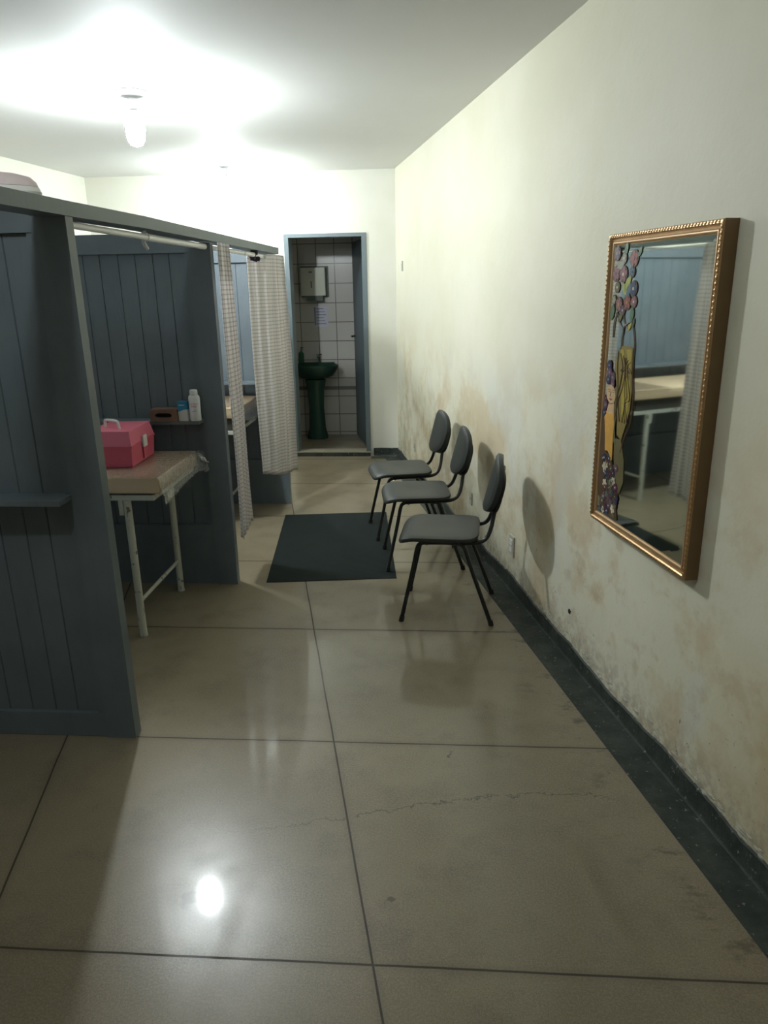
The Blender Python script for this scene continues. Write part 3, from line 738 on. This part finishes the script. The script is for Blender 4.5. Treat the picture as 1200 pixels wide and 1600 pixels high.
# upper garland (v measured up from the frame's lower edge)
for x, y, rad, col, ctr in [(.062, .985, .018, 'mauve', 'grey'), (.150, .965, .021, 'red', 'rose'), (.100, .968, .014, 'grey', 'cream'), (.064, .918, .020, 'rose', 'mauve'), (.102, .915, .021, 'rose', 'cream'),
                            (.146, .922, .014, 'blue', 'navy'), (.158, .868, .019, 'navy', 'cream'), (.075, .872, .014, 'olive', 'cream'), (.090, .815, .018, 'rose', 'yellow'),
                            (.132, .822, .019, 'red', 'yellow'), (.165, .825, .015, 'rose', 'cream'), (.062, .830, .012, 'grey', 'lime'), (.112, .795, .013, 'mauve', 'cream')]: flower(x, y, rad, col, ctr)
for x, y, L, a, c in [(.108, 1.000, .045, 1.3, 'green'), (.176, .985, .035, .9, 'green'), (.128, .885, .060, .9, 'lime'), (.112, .868, .045, 2.2, 'lime'), (.134, .862, .05, 1.2, 'blue'),
                      (.058, .790, .055, 1.4, 'green'), (.160, .785, .05, 1.5, 'green'), (.160, .755, .032, 1.2, 'green'), (.100, .770, .04, .8, 'olive'), (.085, .945, .05, .3, 'grey')]: leaf(x, y, L, a, c)
# tendrils and the leading line that edges the panel
bm = bmesh.new()
for pts in ([(.160, .775), (.156, .72), (.150, .66), (.153, .58), (.160, .50), (.158, .42), (.140, .36), (.128, .30)], [(.085, .79), (.070, .75), (.066, .70)], [(.085, .79), (.098, .75), (.112, .73), (.104, .70), (.100, .665)], [(.140, .755), (.118, .742), (.110, .715)], [(.120, .79), (.118, .76), (.132, .735)]):
    tube(bm, [(x, y, LZ + .0008) for x, y in [(v.x, v.y) for v in smoothpath([(a, b_, 0) for a, b_ in pts], 5)]], .0016, 6)
obj('painted_stem', bm, PAL['brown'], mr)
leaf(.140, .742, .032, .8, 'yellow')
# long golden hair
bm = bmesh.new(); poly(bm, [(.100, .672), (.125, .680), (.146, .672), (.148, .60), (.154, .53), (.152, .46), (.140, .40), (.128, .345), (.110, .36), (.104, .44), (.098, .50), (.092, .545), (.082, .60), (.086, .64)])
obj('painted_hair', bm, PAL['gold'], mr)
bm = bmesh.new(); poly(bm, [(.122, .665), (.144, .668), (.144, .60), (.134, .62)], LZ + .0012, .0008); poly(bm, [(.118, .575), (.146, .56), (.147, .47), (.136, .41), (.122, .44), (.116, .51)], LZ + .0012, .0008)
poly(bm, [(.100, .66), (.112, .665), (.118, .64), (.106, .63)], LZ + .0012, .0008)
obj('painted_hair_strand', bm, PAL['yellow'], mr)
bm = bmesh.new()
for k in range(6):
    x0 = .093 + k * .010
    tube(bm, [(v.x, v.y, LZ + .0022) for v in smoothpath([(x0, .655 - .006 * k, 0), (x0 + .012 * math.sin(k), .60, 0), (x0 + .006, .55 - .01 * k, 0), (x0 + .010 * math.cos(k * 2), .48, 0), (x0 + .004, .41, 0)], 5)], .0013, 6)
for rad in (.012, .020): tube(bm, [(.128 + rad * math.cos(t * .3), .585 + rad * math.sin(t * .3), LZ + .0022) for t in range(11)], .0013, 6)
obj('painted_hair_line', bm, PAL['brown'], mr)
bm = bmesh.new(); poly(bm, [(.100, .345), (.128, .345), (.140, .28), (.128, .20), (.118, .15), (.100, .18)]); obj('painted_drape', bm, PAL['olive'], mr)
# woman's head: crown of violet flowers, face, neck, orange gown
for x, y, rad, c in [(.060, .600, .013, 'navy'), (.063, .575, .014, 'mauve'), (.078, .560, .013, 'mauve'), (.060, .548, .013, 'navy'), (.078, .535, .012, 'mauve'), (.055, .455, .013, 'mauve'), (.053, .425, .013, 'navy'), (.056, .478, .010, 'plum')]: flower(x, y, rad, c, 'grey', lead='plum', z=LZ + .0012)
bm = bmesh.new(); poly(bm, ell(.076, .498, .0185, .034, .12, 20), LZ + .002, .0012); poly(bm, [(.070, .472), (.090, .478), (.092, .43), (.076, .42), (.062, .43)], LZ + .001, .0011)
obj('painted_face', bm, PAL['skin'], mr)
bm = bmesh.new(); zz = LZ + .0033
for pts in ([(.064, .512), (.069, .515), (.074, .512)], [(.080, .513), (.085, .516), (.090, .513)], [(.077, .508), (.073, .492), (.078, .490)], [(.065, .506), (.069, .508), (.073, .505)], [(.081, .506), (.085, .508), (.089, .506)], [(.066, .470), (.076, .463), (.087, .470)]):
    tube(bm, [(a, b_, zz) for a, b_ in pts], .0009, 6)
obj('painted_face_line', bm, PAL['brown'], mr)
bm = bmesh.new(); poly(bm, [(.070, .480), (.074, .4835), (.077, .482), (.080, .4835), (.084, .480), (.077, .475)], zz, .0006); obj('painted_lips', bm, PAL['red'], mr)
bm = bmesh.new(); poly(bm, [(.050, .428), (.064, .432), (.074, .424), (.092, .434), (.097, .40), (.096, .35), (.098, .30), (.094, .265), (.090, .250), (.086, .272), (.078, .288), (.066, .286), (.064, .33), (.058, .39)], LZ + .0012, .0012)
obj('painted_gown', bm, PAL['orange'], mr)
bm = bmesh.new(); poly(bm, [(.086, .52), (.100, .54), (.104, .46), (.100, .38), (.108, .32), (.098, .33), (.094, .42), (.094, .48)], LZ + .0008, .0012); obj('painted_curl', bm, PAL['olive'], mr)
bm = bmesh.new(); poly(bm, [(.043, .42), (.056, .40), (.064, .30), (.072, .28), (.088, .27), (.098, .24), (.118, .20), (.112, .10), (.118, .046), (.086, .050), (.062, .075), (.046, .12)], LZ, .0007)
obj('painted_ground', bm, PAL['brown'], mr)
for k in range(44):
    t = k / 43; y = .262 - .205 * t; x = rnd.uniform(.058, .112); c = rnd.choice(['plum', 'green', 'plum', 'olive', 'mauve', 'navy', 'cream', 'brown'])
    flower(x, y, rnd.uniform(.009, .014), c, rnd.choice(['cream', 'olive', 'grey']), lead='plum', z=LZ + .0009)
for k in range(9): leaf(rnd.uniform(.06, .11), .06 + .2 * k / 9, .028, rnd.uniform(0, 3), rnd.choice(['green', 'olive']), LZ + .0012)

for o in mr.children:
    if o.name.startswith('painted_') and not o.name.startswith(('painted_flower', 'painted_leaf')):
        for v in o.data.vertices: v.co.x = fx(v.co.x, v.co.y)

# ---------------------------------------------------------------- fittings on the right wall
def plate(name, y, z, w_, h_, label, cat, holes):
    r = empty(name); r.matrix_world = wallmat(on_wall(y, z, .001)); tag(r, label, cat)
    obj('cover_plate', B(-w_ / 2, w_ / 2, -h_ / 2, h_ / 2, 0, .007), M['outlet'], r, bevel=.003)
    for nm, a in holes: obj(nm, a, M['blackhole'] if nm == 'socket_hole' else M['plastic'], r)
    return r
def disc(x, y, rad, z0=.0071, z1=.0078): return prism(bmesh.new(), ell(x, y, rad, rad, 0, 16), z0, z1)
plate('wall_outlet', 3.825, .262, .072, .112, 'small yellowed electrical outlet low on the wall behind the nearest chair', 'outlet',
      [('socket_face', B(-.020, .020, -.036, .036, .0071, .010))] + [('socket_hole', disc(sx, .0, .0035, .0101, .0108)) for sx in (-.009, .009)])
plate('light_switch', 6.88, 1.805, .05, .085, 'small grey switch high on the right wall near the far corner', 'switch', [('rocker', B(-.010, .010, -.020, .020, .0071, .012))])
plate('wall_outlet', 6.39, .262, .04, .075, 'tiny electrical outlet low on the wall near the far corner', 'outlet', [('socket_hole', disc(0, 0, .008))])
plate('wall_outlet', 4.62, .30, .05, .085, 'electrical outlet low on the wall between the chair backs', 'outlet', [('socket_hole', disc(sx, 0, .0035)) for sx in (-.008, .008)])
bm = bmesh.new(); pts = [(0.016 * math.cos(a) * random.uniform(.6, 1.2), .014 * math.sin(a) * random.uniform(.6, 1.2)) for a in [k * .57 for k in range(11)]]
prism(bm, pts, 0, .002); hole = obj('plaster_hole', bm, M['blackhole']); hole.matrix_world = wallmat(on_wall(3.06, .222, .0005)); tag(hole, 'small dark hole broken in the plaster below the mirror', 'hole')

# ---------------------------------------------------------------- bathroom fittings
r = empty('pedestal_washbasin', (-1.33, 8.10, 0)); tag(r, 'dark green pedestal washbasin in the bathroom doorway', 'washbasin')
bm = bmesh.new(); lathe(bm, [(0, .655), (.10, .66), (.20, .70), (.245, .765), (.262, .800), (.265, .815), (.255, .822), (.235, .812), (.20, .77), (.12, .735), (0, .728)], seg=40, sy=.68)
obj('basin', bm, M['sink'], r, smooth=True)
obj('basin_ledge', B(-.20, .20, .10, .185, .76, .835), M['sink'], r, smooth=True, bevel=.015)
bm = bmesh.new(); lathe(bm, [(0, .0), (.115, 0), (.118, .03), (.095, .12), (.085, .35), (.095, .56), (.12, .66), (0, .665)], seg=28, sy=.8); obj('pedestal', bm, M['sink'], r, smooth=True)
bm = bmesh.new(); tube(bm, smoothpath([(.03, .14, .835), (.03, .14, .885), (.03, .11, .905), (.03, .05, .895)], 5), .010, 12); obj('tap', bm, M['chrome'], r, smooth=True)
bm = bmesh.new()
for k in range(4):
    a = k * math.pi / 2; tube(bm, [(.03, .14, .915), (.03 + .03 * math.cos(a), .14 + .03 * math.sin(a), .922)], .006, 8)
tube(bm, [(.03, .14, .900), (.03, .14, .925)], .010, 10); obj('tap_handle', bm, M['chrome'], r, smooth=True)
r = empty('soap_bottle', (-1.50, 8.235, .836)); tag(r, 'dark green pump bottle on the edge of the washbasin', 'bottle')
bm = bmesh.new(); lathe(bm, [(0, 0), (.03, 0), (.032, .01), (.03, .10), (.012, .12), (0, .12)]); obj('bottle_body', bm, M['greenplastic'], r, smooth=True)
bm = bmesh.new(); tube(bm, [(0, 0, .1205), (0, 0, .165)], .006, 8); tube(bm, [(-.002, 0, .163), (.03, -.01, .158)], .006, 8); obj('pump', bm, M['greenplastic'], r, smooth=True)
r = empty('towel_dispenser', (-1.32, BY, 1.53)); tag(r, 'yellowed paper towel dispenser on the tiled bathroom wall', 'dispenser')
obj('back_plate', B(-.155, .150, -.014, -.001, .005, .325), M['gasket'], r, bevel=.003)
obj('cover', B(-.140, .125, -.105, -.0145, .02, .31), M['beigebox'], r, smooth=True, bevel=.010)
obj('outlet_tray', B(-.085, .095, -.100, -.0145, -.035, .019), M['gasket'], r, bevel=.004)
bm = bmesh.new(); box(bm, -.030, -.022, -.1075, -.1055, .10, .17); obj('keyhole', bm, M['dark'], r)
bm = bmesh.new(); box(bm, -.05, -.012, -.1075, -.1055, .255, .272); obj('maker_mark', bm, M['ink'], r)
r = empty('paper_notice', (-1.268, BY, 1.215)); tag(r, 'white printed paper notice taped to the tiles under the dispenser', 'notice')
obj('sheet', B(-.078, .078, -.0035, -.002, 0, .225), M['paper'], r)
bm = bmesh.new()
for k in range(6): box(bm, -.055 + .006 * (k % 2), .055 - .012 * (k % 3), -.0043, -.0036, .03 + .032 * k, .038 + .032 * k)
box(bm, -.074, -.060, -.0043, -.0036, .02, .21); obj('printed_lines', bm, M['ink'], r)
